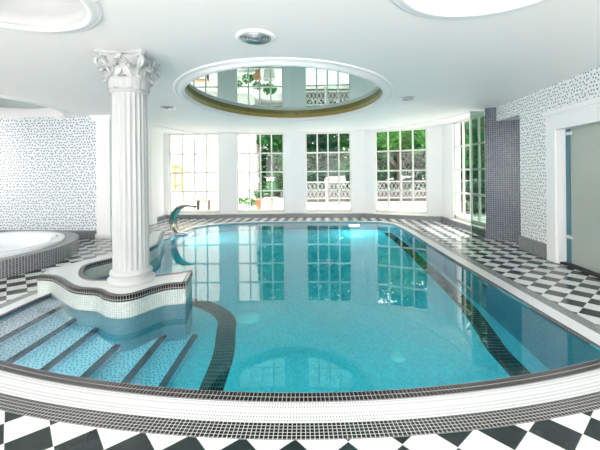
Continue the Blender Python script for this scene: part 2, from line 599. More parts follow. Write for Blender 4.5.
# drains and lamps under water
for (x, y, r, lb) in ((-0.73, 4.74, 0.175, 'large pale domed drain cover on the pool floor, right of the lane stripe'), (1.06, 3.815, 0.095, 'small round drain cover on the pool floor near the right side')):
    m_ = MB()
    m_.lathe([(r, 0.0), (r, 0.012), (r * 0.96, 0.02), (r * 0.7, 0.045), (r * 0.3, 0.06), (0.001, 0.062)], (x, y, PZ), 32)
    d = m_.build('drain_cover', M['lampglass']); tag(d, lb, 'drain cover')
d = empty('pool_lamp', (2.565, 4.75, -0.22), 'round underwater lamp on the right wall of the pool', 'lamp')
for nm, r0, r1, dx, mt in (('ring', 0.10, 0.07, 0.02, M['steel']), ('lens', 0.07, 0.001, 0.012, M['stripe'])):
    m_ = MB()
    rows = [[(2.567 - q[1], 4.75 + math.cos(a) * q[0], -0.22 + math.sin(a) * q[0]) for a in [2 * math.pi * k / 24 for k in range(24)]]
            for q in ((r0, 0.0), (r0, dx), (r1, dx + 0.004))]
    m_.grid(rows, closed=True); m_.build(nm, mt, d)

# water
wn_ = normals(pool)
wp = [(p[0] - n_.x * 0.015, p[1] - n_.y * 0.015) for p, n_ in zip(pool, wn_)]
cx = sum(p[0] for p in wp) / len(wp); cy = sum(p[1] for p in wp) / len(wp)
mb = MB()
mb.poly(wp, [], -0.012); mb.side(wp, PZ - 0.05, -0.012); mb.poly(wp, [], PZ - 0.05, flip=True)
tag(mb.build('pool_water', M['water']), 'still turquoise water filling the swimming pool', 'water', kind='stuff')

# ------------------------------------------------------------------ raised platform (a hooked peninsula around a nook)
PH = 0.225
front = smooth_line([(-3.38, 4.41), (-3.17, 4.37), (-2.94, 4.20), (-2.68, 3.98), (-2.50, 3.88), (-2.28, 3.83), (-2.10, 3.69), (-1.93, 3.63), (-1.79, 3.69), (-1.68, 3.86), (-1.56, 3.99), (-1.36, 4.04)], 6)
tip = [(-1.447, 4.56)]
inner = smooth_line([(-1.447, 4.56), (-1.87, 4.33), (-2.34, 4.21), (-2.62, 4.25), (-2.85, 4.48), (-3.02, 4.80), (-3.03, 5.0), (-2.88, 5.30), (-2.66, 5.75), (-2.63, 6.2), (-2.70, 6.6), (-2.88, 7.1), (-3.10, 7.80)], 6)
back = smooth_line([(-3.36, 7.80), (-3.20, 7.3), (-3.03, 6.8), (-3.0, 6.2), (-3.08, 5.6), (-3.28, 5.15), (-3.38, 4.9), (-3.42, 4.65), (-3.38, 4.41)], 6)
ring = front + inner + back[:-1]
pf = empty('raised_platform', (-2.2, 4.1, 0), 'low white-topped mosaic platform with wavy edge jutting into the pool under the column', 'platform')
mb = MB(); mb.side(ring, -0.015, PH); mb.build('mosaic_side', M['white_mosaic'], pf)
mb = MB(); mb.side(ring, PZ - 0.01, -0.015); mb.build('submerged_side', M['wall_teal'], pf)
mb = MB(); mb.poly(ring, [], PH); mb.build('top_slab', M['coping'], pf)
fr2 = front
strip(fr2, -0.006, 0.0, PH - 0.062, PH + 0.006).build('edge_trim', M['trim'], pf)
strip(fr2, -0.006, 0.052, PH - 0.01, PH + 0.006).build('edge_trim', M['trim'], pf)
strip([front[-1], (-1.447, 4.56)], -0.006, 0.04, PH - 0.062, PH + 0.006).build('edge_trim', M['border_side'], pf)
strip(inner, -0.006, 0.045, PH - 0.06, PH + 0.006).build('edge_trim', M['trim'], pf)

# ------------------------------------------------------------------ ceiling with recesses
A0 = R(4.7)
DOME = (-0.23, 6.85, 2.05, 2.50)


def ell(cx_, cy_, a, b, rot=0.0, n=64):
    return [(cx_ + math.cos(t) * a * math.cos(rot) - math.sin(t) * b * math.sin(rot),
             cy_ + math.cos(t) * a * math.sin(rot) + math.sin(t) * b * math.cos(rot)) for t in [2 * math.pi * k / n for k in range(n)]]


rec = {'mirror': (-0.24, 6.63, 1.80, 2.27, -A0), 'right': (1.43, 2.38, 0.70, 0.70, 0), 'left': (-2.38, 2.65, 0.66, 0.66, 0), 'tub': (-6.45, 6.9, 1.35, 1.55, 0)}
mb = MB()
mb.poly([(-9.5, -3.5), (6.5, -3.5), (6.5, 7.5), (4.75, 8.2), (4.6, 10.9), (2.2, 11.9), (-0.3, 12.05), (-4.9, 12.05), (-5.0, 8.9), (-9.5, 8.9)],
        [ell(*v) for v in rec.values()], CZ, flip=True)
tag(mb.build('ceiling', M['ceiling']), kind='structure')
mb = MB(); mb.box(-9.7, 6.7, -3.7, 7.0, 3.6, 3.75); mb.box(-9.7, 4.7, 7.0, 12.1, 3.6, 3.75)
tag(mb.build('ceiling_slab', M['ceiling']), kind='structure')


def recess(key, name, label, hang, ringw, parts):
    cx_, cy_, a, b, rt = rec[key]
    o = empty(name, (cx_, cy_, CZ), label, 'ceiling recess')
    m_ = MB()
    # moulding ring below the ceiling
    prof = [(1 + ringw, 0.0), (1 + ringw, -0.012), (1 + ringw * 0.75, -0.02), (1 + ringw * 0.6, -0.014), (1 + ringw * 0.45, -hang * 0.8), (1 + ringw * 0.2, -hang), (1.0, -hang), (0.985, -hang * 0.7), (0.985, 0.01)]
    rows = []
    for (k, z) in prof:
        e = ell(cx_, cy_, a + (k - 1), b + (k - 1), rt)
        rows.append([(p[0], p[1], CZ + z) for p in e])
    m_.grid(rows, closed=True); m_.build('moulding', M['paint'], o)
    z = 0.0
    for (nm, pr, mt) in parts:
        m_ = MB(); rows = []; uvr = []
        for (off, zz) in pr:
            e = ell(cx_, cy_, a + off, b + off, rt)
            rows.append([(p[0], p[1], CZ + zz) for p in e])
        m_.grid(rows, [[(j * a * 0.1, q[1] + q[0]) for j in range(65)] for q in pr], closed=True)
        m_.build(nm, mt, o)
    return o


def disc(o, key, off, z, name, mt):
    cx_, cy_, a, b, rt = rec[key]
    m_ = MB(); m_.poly(ell(cx_, cy_, a + off, b + off, rt), [], CZ + z, flip=True)
    return m_.build(name, mt, o)


o = recess('mirror', 'mirror_recess', 'large oval ceiling recess with a mirror top and gold mosaic band above the pool', 0.06, 0.17,
           [('recess_wall', [(-0.015, 0.0), (-0.015, 0.02)], M['paint']),
            ('gold_band', [(-0.015, 0.02), (-0.005, 0.06), (0.0, 0.115)], M['gold'])])
disc(o, 'mirror', 0.01, 0.115, 'mirror_panel', M['mirror'])
o = recess('right', 'lit_recess', 'round brightly lit ceiling recess at the top right', 0.03, 0.10,
           [('recess_wall', [(-0.015, 0.0), (0.0, 0.2), (0.1, 0.42)], M['paint'])])
disc(o, 'right', 0.1, 0.42, 'recess_top', M['paint'])
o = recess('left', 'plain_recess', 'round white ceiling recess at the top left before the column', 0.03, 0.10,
           [('recess_wall', [(-0.015, 0.0), (-0.015, 0.12), (-0.05, 0.12), (-0.05, 0.34)], M['recess_shaded'])])
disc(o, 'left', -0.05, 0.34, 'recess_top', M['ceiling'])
o = recess('tub', 'tub_recess', 'oval ceiling recess with a mirror top above the whirlpool tub', 0.03, 0.12,
           [('recess_wall', [(-0.015, 0.0), (-0.015, 0.10), (-0.10, 0.12), (-0.10, 0.22)], M['paint'])])
disc(o, 'tub', -0.08, 0.22, 'mirror_panel', M['mirror'])


# ------------------------------------------------------------------ walls and windows
def V2(p): return Vector((p[0], p[1], 0))


def wall(name, segs, mat=None):
    """segs: (a, b, [(s0, s1, z0, z1) openings]) inner face from a to b, thickness outward = left of travel"""
    m_ = MB()
    for a, b, ops in segs:
        a = V2(a); b = V2(b); L = (b - a).length; d = (b - a).normalized(); n = Vector((-d.y, d.x, 0))
        cur = 0.0
        for (s0, s1, z0, z1) in ops:
            if s0 > cur:
                m_.frame_box(a, d, n, cur, s0, 0, 0.22, 0, CZ)
            if z0 > 0.01:
                m_.frame_box(a, d, n, s0, s1, 0, 0.22, 0, z0)
            if z1 < CZ - 0.005:
                m_.frame_box(a, d, n, s0, s1, 0, 0.22, z1, CZ)
            cur = s1
        if L > cur:
            m_.frame_box(a, d, n, cur, L, 0, 0.22, 0, CZ)
    return tag(m_.build(name, mat or M['paint']), kind='structure')


def window(idx, a, b, s0, s1, z0=0.17, z1=2.90, cols=4, rows=4, set_in=0.05):
    a = V2(a); b = V2(b); d = (b - a).normalized(); n = Vector((-d.y, d.x, 0))
    w_ = empty('window_%d' % idx, tuple(a + d * ((s0 + s1) / 2)), kind='structure')
    fw = 0.05; t0 = set_in; t1 = set_in + 0.07
    m_ = MB()
    m_.frame_box(a, d, n, s0, s0 + fw, t0, t1, z0, z1); m_.frame_box(a, d, n, s1 - fw, s1, t0, t1, z0, z1)
    m_.frame_box(a, d, n, s0, s1, t0, t1, z0, z0 + 0.10); m_.frame_box(a, d, n, s0, s1, t0, t1, z1 - 0.045, z1)
    m_.build('window_frame', M['frame'], w_)
    m_ = MB()
    g0, g1, h0, h1 = s0 + fw, s1 - fw, z0 + 0.10, z1 - 0.045
    for k in range(1, cols):
        s = g0 + (g1 - g0) * k / cols
        m_.frame_box(a, d, n, s - 0.024, s + 0.024, t0 + 0.01, t1 - 0.01, h0, h1)
    for k in range(1, rows):
        z = h0 + (h1 - h0) * k / rows
        m_.frame_box(a, d, n, g0, g1, t0 + 0.012, t1 - 0.012, z - 0.024, z + 0.024)
    m_.build('glazing_bars', M['frame'], w_)
    m_ = MB()
    P = lambda s, z: tuple(a + d * s + n * (t0 + 0.035) + Vector((0, 0, z)))
    m_.face([P(g0, h0), P(g1, h0), P(g1, h1), P(g0, h1)])
    m_.build('glass_pane', M['glass'], w_)
    m_ = MB(); m_.frame_box(a, d, n, s0 - 0.03, s1 + 0.03, -0.10, 0.05, z0 - 0.035, z0)
    m_.build('window_sill', M['frame'], w_)


B0, B1, B2, B3, B4 = (-4.66, 11.78), (-0.30, 11.80), (2.20, 11.62), (4.38, 10.55), (4.38, 7.72)
lv = lambda a, b: (V2(b) - V2(a)).length
W = dict(z0=0.17, z1=2.90)
s1w = ((0.17, 1.90), (2.48, 4.12))
s3 = (0.48, 2.05)
s4 = (0.32, 1.98)
s5 = (0.70, 2.45)
wall('wall_back', [(B0, B1, [(s1w[0][0], s1w[0][1], 0.17, 2.90), (s1w[1][0], s1w[1][1], 0.17, 2.90)]),
                   (B1, B2, [(s3[0], s3[1], 0.17, 2.90)]),
                   (B2, B3, [(s4[0], s4[1], 0.17, 2.90)])])
wall('wall_window_side', [(B3, B4, [(s5[0], s5[1], 0.17, 2.90)])])
wall('wall_alcove', [((-4.66, 8.3), (-4.66, 11.85), [])])
window(1, B0, B1, *s1w[0]); window(2, B0, B1, *s1w[1]); window(3, B1, B2, *s3); window(4, B2, B3, *s4); window(5, B3, B4, *s5)

# grey mosaic skirting under the windows
bl = [(-4.66, 8.6), (-4.66, 11.78), (-0.30, 11.80), (2.20, 11.62), (4.38, 10.55), (4.38, 7.85)]
m_ = MB()
for a, b in zip(bl, bl[1:]):
    a = V2(a); b = V2(b); d = (b - a).normalized(); n = Vector((-d.y, d.x, 0))
    m_.frame_box(a, d, n, -0.0, (b - a).length, -0.11, 0.0, 0, 0.135)
tag(m_.build('baseboard_back', M['dado']), kind='structure')
# pilasters between the bays
for k, (x, y, wd) in enumerate(((-4.60, 10.55, 0.22), (2.2, 11.58, 0.0),)):
    if wd:
        m_ = MB(); m_.box(x - 0.1, x + 0.12, y - 0.2, y + 0.2, 0, CZ)
        tag(m_.build('trim_%d' % (k + 1), M['paint']), kind='structure')

# ceiling cornice following the bay
m_ = strip(smooth_line([(-4.55, 8.5), (-4.2, 9.4), (-3.9, 10.6), (-3.55, 11.45), (-3.0, 11.72)], 6), -0.02, 0.02, CZ - 0.02, CZ + 0.01)
tag(m_.build('trim_3', M['paint']), kind='structure')
m_ = strip(smooth_line([(1.9, 11.5), (2.9, 10.8), (3.5, 9.9), (3.9, 8.8), (4.1, 7.85)], 6), -0.02, 0.02, CZ - 0.02, CZ + 0.01)
tag(m_.build('trim_4', M['paint']), kind='structure')

# walls behind and to the left of the camera, with tall window openings
wall('wall_rear', [((6.4, -3.5), (-9.5, -3.5), [(1.2, 2.8, 0.6, 2.7), (5.0, 6.6, 0.3, 2.7), (8.2, 9.8, 0.3, 2.7)])])
wall('wall_far_left', [((-9.5, -3.5), (-9.5, 9.0), [(3.6, 5.0, 0.6, 2.7), (9.6, 11.2, 0.9, 2.7)])])
# right dotted wall, with header over the niche
DR = Vector((math.sin(A0), math.cos(A0), 0)); NR = Vector((DR.y, -DR.x, 0))
O = Vector((4.2, 5.9, 0)) - DR * 0.0
so = lambda y: (y - 5.9) / DR.y
m_ = MB()
m_.frame_box(O, DR, NR, so(5.81), so(6.66), 0.0, 0.30, 0.0, CZ)
m_.frame_box(O, DR, NR, so(6.66), so(7.58), 0.0, 0.14, 2.60, CZ)
m_.frame_box(O, DR, NR, so(4.30), so(5.81), 0.0, 0.20, 2.44, CZ)
m_.frame_box(O, DR, NR, so(-3.4), so(4.30), 0.0, 0.20, 0, CZ)
tag(m_.build('wall_right', M['dotwall']), kind='structure')
m_ = MB(); m_.frame_box(O, DR, NR, so(5.83), so(6.665), -0.022, 0.0, 0.0, 0.255)
m_.frame_box(O, DR, NR, so(6.66), so(6.68), -0.022, 0.30, 0.0, 0.255)
tag(m_.build('baseboard_right', M['dado']), kind='structure')
# niche: diagonal blue mosaic wall and its ceiling
a = Vector((4.163, 7.73, 0)); b = Vector((5.3, 6.77, 0)); d = (b - a).normalized(); n = Vector((-d.y, d.x, 0))
m_ = MB(); m_.frame_box(a, d, n, 0, (b - a).length, 0, 0.18, 0, CZ)
tag(m_.build('wall_niche', M['blue']), kind='structure')
m_ = MB()
m_.poly([(4.40, 6.66), (5.3, 6.66), (5.3, 6.9), (4.45, 7.58)], [], 2.60, flip=True)
m_.box(4.4, 5.3, 6.5, 6.62, 0.0, 2.6)
tag(m_.build('ceiling_niche', M['paint']), kind='structure')

# left dotted wall and pilaster
dl = Vector((math.cos(A0), -math.sin(A0), 0)); nl = Vector((math.sin(A0), math.cos(A0), 0))
OL = Vector((-4.84, 8.22, 0))
m_ = MB(); m_.frame_box(OL, dl, nl, -4.8, 0.0, 0, 0.2, 0, CZ)
tag(m_.build('wall_left', M['dotwall_left']), kind='structure')
m_ = MB(); m_.frame_box(OL, dl, nl, -4.8, -0.02, -0.10, 0.0, 0, 0.19)
tag(m_.build('baseboard_left', M['dado']), kind='structure')
ps = empty('pilaster', tuple(OL + dl * 0.17), 'flat white pilaster at the right end of the dotted left wall', 'pilaster')
m_ = MB(); m_.frame_box(OL, dl, nl, 0.0, 0.34, -0.05, 0.12, 0.12, CZ - 0.14); m_.build('shaft', M['paint'], ps)
m_ = MB(); m_.frame_box(OL, dl, nl, -0.02, 0.37, -0.08, 0.12, 0.0, 0.12); m_.build('base', M['paint'], ps)
m_ = MB()
for k, (z0, z1, e) in enumerate(((CZ - 0.20, CZ - 0.17, 0.01), (CZ - 0.14, CZ - 0.09, 0.03), (CZ - 0.09, CZ - 0.05, 0.06), (CZ - 0.05, CZ, 0.10))):
    m_.frame_box(OL, dl, nl, -e, 0.34 + e, -0.05 - e, 0.12, z0, z1)
m_.build('capital', M['paint'], ps)

# ------------------------------------------------------------------ sauna door on the right
dr = empty('door_1', tuple(O + DR * so(5.0)), kind='structure')
m_ = MB()
m_.frame_box(O, DR, NR, so(5.60), so(5.82), -0.03, 0.02, 0, 2.44)
m_.frame_box(O, DR, NR, so(4.30), so(5.82), -0.03, 0.02, 2.17, 2.44)
m_.frame_box(O, DR, NR, so(4.24), so(5.86), -0.055, 0.0, 2.42, 2.50)
m_.frame_box(O, DR, NR, so(4.30), so(5.82), -0.045, 0.0, 2.375, 2.395)
m_.frame_box(O, DR, NR, so(5.58), so(5.66), 0.0, 0.16, 0, 2.19)
m_.frame_box(O, DR, NR, so(4.30), so(5.6), 0.0, 0.16, 2.17, 2.25)
m_.build('door_frame', M['paint'], dr)
m_ = MB(); m_.frame_box(O, DR, NR, so(4.30), so(5.48), 0.14, 0.155, 0.03, 2.17); m_.build('glass_leaf', M['frosted'], dr)
m_ = MB(); m_.frame_box(O, DR, NR, so(5.48), so(5.58), 0.13, 0.16, 0.03, 2.17); m_.build('side_strip', M['teal'], dr)
m_ = MB(); m_.frame_box(O, DR, NR, so(4.30), so(5.60), 0.03, 0.20, 0.0, 0.03); m_.build('threshold', M['black'], dr)
for z in (2.07, 0.42):
    m_ = MB(); m_.frame_box(O, DR, NR, so(5.44), so(5.56), 0.11, 0.145, z, z + 0.05); m_.build('hinge', M['coping'], dr)

# tinted glass screen by the niche
gs = empty('glass_screen', (4.0, 7.74, 0), 'tall tinted glass screen between the far right window and the blue mosaic wall', 'glass screen')
m_ = MB(); m_.box(3.845, 4.16, 7.735, 7.745, 0.01, 2.86); m_.build('glass_pane', M['tinted'], gs)
m_ = MB(); m_.box(3.838, 3.846, 7.73, 7.75, 0.0, 2.88); m_.build('edge_profile', M['steel'], gs)

# ------------------------------------------------------------------ corinthian column
CX, CY = -2.05, 4.16
col = empty('corinthian_column', (CX, CY, PH), 'white fluted column with leafy capital standing on the pool platform', 'column')
m_ = MB()
m_.lathe([(0.255, 0), (0.262, 0.02), (0.262, 0.05), (0.245, 0.068), (0.226, 0.075), (0.222, 0.095), (0.236, 0.105), (0.240, 0.125), (0.228, 0.145), (0.208, 0.152), (0.205, 0.17)], (CX, CY, PH), 64)
m_.build('base', M['plaster'], col)
rows = []
NF = 22; PER = 8
for i in range(31):
    t = i / 30
    z = PH + 0.16 + t * (2.475 - PH - 0.16)
    r = 0.203 - 0.010 * t ** 1.6 * 1.0
    fade = 1.0 if 0.02 < t < 0.985 else 0.0
    row = []
    for k in range(NF * PER):
        a = 2 * math.pi * k / (NF * PER)
        ph = (k % PER) / PER
        dd = 0.0
        if 0.16 < ph < 0.99:
            dd = 0.017 * math.sin(math.pi * (ph - 0.16) / 0.83) ** 0.6
        row.append((CX + (r - dd * fade) * math.cos(a), CY + (r - dd * fade) * math.sin(a), z))
    rows.append(row)
m_ = MB(); m_.grid(rows, closed=True, smooth=True); m_.build('fluted_shaft', M['plaster'], col)
m_ = MB()
Z0 = 2.47
m_.lathe([(0.19, 0.0), (0.213, 0.005), (0.213, 0.03), (0.196, 0.04), (0.19, 0.06), (0.195, 0.20), (0.225, 0.33), (0.27, 0.385), (0.275, 0.40)], (CX, CY, Z0), 48)
cap = m_.build('capital', M['plaster'], col)


def leaf(ang, zb, h, wd, r0, curl):
    m_ = MB(); rows = []
    n = 12
    for i in range(n + 1):
        t = i / n
        z = zb + h * math.sin(min(1, t * 1.18) * math.pi / 2) - (0.35 * h * max(0, t - 0.78) / 0.22 * 0.6 if t > 0.78 else 0)
        r = r0 + curl * (t ** 3.2)
        wv = wd * (0.55 + 0.75 * math.sin(math.pi * min(1, t * 0.9 + 0.1))) * (1 - 0.55 * t ** 4) * (1 + 0.16 * math.sin(t * 26))
        row = []
        for j in range(-4, 5):
            q = j / 4
            rr = r + 0.014 * (1 - q * q) + (0.008 if j == 0 else 0) + 0.005 * math.sin(j * 2.2)
            a = ang + q * wv / max(r, 0.05)
            zz = z - abs(q) * 0.02 * (1 if t > 0.2 else 0)
            row.append((CX + rr * math.cos(a), CY + rr * math.sin(a), zz))
        rows.append(row)
    m_.grid(rows)
    back_ = [[(p[0] + (CX - p[0]) * 0.06, p[1] + (CY - p[1]) * 0.06, p[2] - 0.004) for p in r] for r in rows]
    m_.grid(back_)
    for ra, rb in ((rows[-1], back_[-1]),):
        m_.grid([ra, rb])
    m_.grid([[r[0] for r in rows], [r[0] for r in back_]]); m_.grid([[r[-1] for r in rows], [r[-1] for r in back_]])
    return m_.build('acanthus_leaf', M['plaster'], cap)


for k in range(8):
    leaf(2 * math.pi * k / 8 + 0.1, Z0 + 0.035, 0.17, 0.062, 0.205, 0.075)
for k in range(8):
    leaf(2 * math.pi * (k + 0.5) / 8 + 0.1, Z0 + 0.05, 0.27, 0.060, 0.205, 0.11)
CA = R(45) + 0.06
for k in range(4):
    a = CA + k * math.pi / 2
    u_ = Vector((math.cos(a), math.sin(a), 0)); p0 = Vector((CX, CY, 0))
    m_ = MB()
    pts = []; rr = []
    for i in range(8):
        t = i / 7
        pts.append(p0 + u_ * (0.20 + 0.10 * t ** 1.5) + Vector((0, 0, Z0 + 0.15 + 0.21 * t))); rr.append(0.016 + 0.012 * t)
    c0 = p0 + u_ * 0.318 + Vector((0, 0, Z0 + 0.325))
    for i in range(26):
        t = i / 25
        an = R(115) - t * R(560)
        rad = 0.062 * (1 - t * 0.82)
        pts.append(c0 + u_ * (math.cos(an) * rad) + Vector((0, 0, math.sin(an) * rad))); rr.append(0.024 * (1 - 0.5 * t))
    m_.tube(pts, rr, 8)
    m_.build('volute', M['plaster'], cap)
    # small flower at the middle of each abacus side
    b_ = a + math.pi / 4
    u2 = Vector((math.cos(b_), math.sin(b_), 0)); t2 = Vector((-u2.y, u2.x, 0))
    m_ = MB()
    cc = p0 + u2 * 0.285 + Vector((0, 0, Z0 + 0.385))
    for q in range(6):
        an = q * math.pi / 3
        m_.tube([cc, cc + (t2 * math.cos(an) + Vector((0, 0, 1)) * math.sin(an)) * 0.03 + u2 * 0.012, cc + (t2 * math.cos(an) + Vector((0, 0, 1)) * math.sin(an)) * 0.045], [0.014, 0.014, 0.006], 6)
    for sgn in (-1, 1):
        pp = []; r2 = []
        for i in range(16):
            t = i / 15
            an = R(90) - t * R(420)
            rad = 0.032 * (1 - 0.8 * t)
            pp.append(p0 + u2 * 0.262 + t2 * sgn * (0.052 + math.cos(an) * rad) + Vector((0, 0, Z0 + 0.325 + math.sin(an) * rad))); r2.append(0.012)
        m_.tube([p0 + u2 * 0.21 + t2 * sgn * 0.10 + Vector((0, 0, Z0 + 0.2))] + pp, [0.012] + r2, 6)
    m_.build('scroll_flower', M['plaster'], cap)
# abacus: concave square
m_ = MB()


def abac(rc, dep, n=10):
    out = []
    for k in range(4):
        a0 = CA + k * math.pi / 2
        p = Vector((math.cos(a0), math.sin(a0))) * rc; q = Vector((math.cos(a0 + math.pi / 2), math.sin(a0 + math.pi / 2))) * rc
        tn = (q - p).normalized(); p = p + tn * 0.03; q = q - tn * 0.03
        nn = -((p + q) / 2).normalized()
        for i in range(n + 1):
            t = i / n
            v = p.lerp(q, t) + nn * dep * 4 * t * (1 - t)
            out.append((CX + v.x, CY + v.y))
    return out


prev = None
rows = []
for rc, z in ((0.36, 0.395), (0.36, 0.408), (0.375, 0.42), (0.395, 0.43), (0.395, 0.450)):
    rows.append([(p[0], p[1], Z0 + z) for p in abac(rc, 0.05)])
m_.grid(rows, closed=True, smooth=False)
m_.poly(abac(0.36, 0.05), [], Z0 + 0.395, flip=True)
m_.build('abacus', M['plaster'], cap)

# ------------------------------------------------------------------ whirlpool tub
TX, TY = -5.8, 5.9
tb = empty('whirlpool_tub', (TX, TY, 0), 'white oval whirlpool tub set in a grey mosaic surround before the dotted wall', 'whirlpool tub')
TA, TB_ = 1.60, 1.86
m_ = MB()
e = ell(TX, TY, TA, TB_, 0, 96)
m_.side(e, 0.0, 0.265); m_.build('mosaic_surround', M['tubm'], tb)
m_ = MB(); m_.poly(e, [ell(TX, TY, 1.33, 1.50, 0, 72)], 0.265); m_.build('mosaic_ledge', M['dado'], tb)
m_ = MB(); rows = []
for (k, z) in ((1.395, 0.262), (1.40, 0.30), (1.385, 0.315), (1.34, 0.322), (1.26, 0.318), (1.20, 0.30), (1.17, 0.26), (1.13, 0.16), (1.05, 0.05), (0.9, 0.02), (0.4, 0.015), (0.01, 0.015)):
    s_ = 1.57 / 1.40
    rows.append([(p[0], p[1], z) for p in ell(TX, TY, k, k * (s_ if k > 1 else 1.1), 0, 72)])
m_.grid(rows, closed=True); m_.build('tub_shell', M['acrylic'], tb)
m_ = MB()
m_.tube([(-4.75, 6.70, 0.31), (-4.75, 6.70, 0.345)], 0.02, 12); m_.build('air_button', M['chrome'], tb)

# ------------------------------------------------------------------ swan-neck spout
SX, SY = -3.06, 8.70
sw = empty('waterfall_spout', (SX, SY, 0.0), 'crescent-shaped polished steel waterfall spout on the far left pool rim', 'waterfall spout')
uu = Vector((math.cos(R(-14)), math.sin(R(-14)), 0)); vv = Vector((-uu.y, uu.x, 0))
cl = smooth_line([(-0.02, 0.02), (-0.09, 0.08), (-0.165, 0.20), (-0.185, 0.34), (-0.14, 0.50), (-0.03, 0.64), (0.12, 0.71), (0.28, 0.72), (0.44, 0.695)], 6)
ns = normals(cl)
rows = []
for i, (p, n_) in enumerate(zip(cl, ns)):
    t = i / (len(cl) - 1)
    th = 0.022 + 0.050 * math.sin(math.pi * min(1, t * 1.0 + 0.05)) ** 1.5
    wd = 0.10 + 0.05 * math.sin(math.pi * t)
    row = []
    for k in range(14):
        a = 2 * math.pi * k / 14
        q = Vector(p) + n_ * math.sin(a) * th
        y_ = math.cos(a) * wd
        row.append(tuple(Vector((SX, SY, q.y)) + uu * q.x + vv * y_))
    rows.append(row)
m_ = MB(); m_.grid(rows, closed=True); m_.face(rows[-1]); m_.face(rows[0][::-1])
m_.build('curved_blade', M['chrome'], sw)
m_ = MB(); m_.lathe([(0.21, 0.0), (0.21, 0.022), (0.19, 0.035), (0.08, 0.05), (0.001, 0.055)], (SX - 0.01, SY, 0.0), 32, 1.0, 0.6)
m_.build('base_plate', M['steel'], sw)

# ------------------------------------------------------------------ ceiling fittings
vn = empty('ceiling_vent', (-0.445, 3.57, CZ), 'round grey ceiling vent in front of the mirror recess', 'vent')
m_ = MB(); m_.lathe([(0.205, 0.0), (0.205, -0.008), (0.19, -0.02), (0.165, -0.022), (0.155, -0.012), (0.155, 0.0)], (-0.445, 3.57, CZ), 48); m_.build('rim', M['paint'], vn)
m_ = MB()
for r in (0.145, 0.118, 0.091, 0.064):
    m_.lathe([(r, -0.002), (r + 0.006, -0.024), (r - 0.004, -0.026), (r - 0.016, -0.004)], (-0.445, 3.57, CZ), 40)
m_.lathe([(0.045, -0.004), (0.042, -0.026), (0.001, -0.028)], (-0.445, 3.57, CZ), 32)
m_.build('louvre_rings', M['steel'], vn)
m_ = MB(); m_.lathe([(0.158, -0.003), (0.001, -0.003)], (-0.445, 3.57, CZ), 32); m_.build('dark_backing', M['black'], vn)
for x, y, lb in ((-2.76, 7.23, 'small round downlight in the ceiling left of the mirror recess'), (2.08, 6.58, 'small round downlight in the ceiling right of the mirror recess')):
    q = empty('downlight', (x, y, CZ), lb, 'downlight', group=None)
    m_ = MB(); m_.lathe([(0.155, 0.0), (0.15, -0.012), (0.12, -0.02), (0.11, -0.015), (0.11, -0.004)], (x, y, CZ), 36); m_.build('rim', M['steel'], q)
    m_ = MB(); m_.lathe([(0.112, -0.004), (0.001, -0.004)], (x, y, CZ), 24); m_.build('lens', M['stripe'], q)

# ------------------------------------------------------------------ outdoors
M['paving'] = mosaic('pale_paving', 0.6, 0.6, (0.42, 0.41, 0.38), (0.30, 0.29, 0.28), 0.01, 0.05, rough=0.8)
M['stucco'] = plain('white_stucco', (0.50, 0.49, 0.46), 0.8, noise=0.02)
M['ochre'] = plain('ochre_trim', (0.42, 0.27, 0.06), 0.7)
M['bark'] = plain('bark', (0.06, 0.045, 0.035), 0.9, noise=0.3, nscale=8)
M['rail'] = plain('white_railing', (0.38, 0.40, 0.40), 0.5)
M['terracotta'] = plain('terracotta', (0.50, 0.20, 0.09), 0.8)
M['stone'] = plain('grey_stone', (0.12, 0.11, 0.10), 0.9, noise=0.15)


def leafmat(name, c1, c2):
    k = N(name)
    g = k.n('ShaderNodeNewGeometry')
    c = k.mix(g.outputs['Random Per Island'], c1, c2)
    d_ = k.n('ShaderNodeBsdfDiffuse'); k.l(c, d_.inputs[0])
    t_ = k.n('ShaderNodeBsdfTranslucent'); k.l(c, t_.inputs[0])
    mx = k.n('ShaderNodeMixShader'); mx.inputs[0].default_value = 0.35
    k.l(d_.outputs[0], mx.inputs[1]); k.l(t_.outputs[0], mx.inputs[2]); k.l(mx.outputs[0], k.out.inputs[0])
    return k.m


LF = [leafmat('leaf_dark', (0.004, 0.030, 0.016), (0.015, 0.11, 0.045)),
      leafmat('leaf_mid', (0.008, 0.065, 0.020), (0.04, 0.24, 0.04)),
      leafmat('leaf_light', (0.02, 0.13, 0.03), (0.12, 0.32, 0.06))]

mb = MB(); mb.poly([(-45, 11.9), (60, 11.9), (60, 70), (-45, 70)], [], -0.08)
tag(mb.build('ground_outdoors', M['paving']), kind='structure')
mb = MB(); mb.poly([(4.75, -8), (60, -8), (60, 11.9), (4.75, 11.9)], [], -0.09)
tag(mb.build('ground_terrace', M['paving']), kind='structure')


def foliage(blobs, n, size, seed):
    rnd = random.Random(seed); m_ = MB()
    tot = sum(b[3] ** 2 for b in blobs)
    for (x, y, z, r) in blobs:
        for _ in range(int(n * r * r / tot)):
            while True:
                d_ = Vector((rnd.uniform(-1, 1), rnd.uniform(-1, 1), rnd.uniform(-1, 1)))
                if 0.05 < d_.length < 1: break
            d_ = d_.normalized() * (0.55 + 0.45 * rnd.random()) * r
            c_ = Vector((x, y, z)) + Vector((d_.x, d_.y, d_.z * 0.85))
            if c_.z < 0: continue
            a = Vector((rnd.gauss(0, 1), rnd.gauss(0, 1), rnd.gauss(0, 0.6))).normalized()
            b_ = a.cross(Vector((rnd.gauss(0, 1), rnd.gauss(0, 1), rnd.gauss(0, 1)))).normalized()
            s_ = size * rnd.uniform(0.6, 1.3)
            m_.face([c_ - a * s_, c_ + b_ * s_ * 0.45 + Vector((0, 0, s_ * 0.12)), c_ + a * s_, c_ - b_ * s_ * 0.45 + Vector((0, 0, s_ * 0.12))], [(0, 0)] * 4)
    return m_


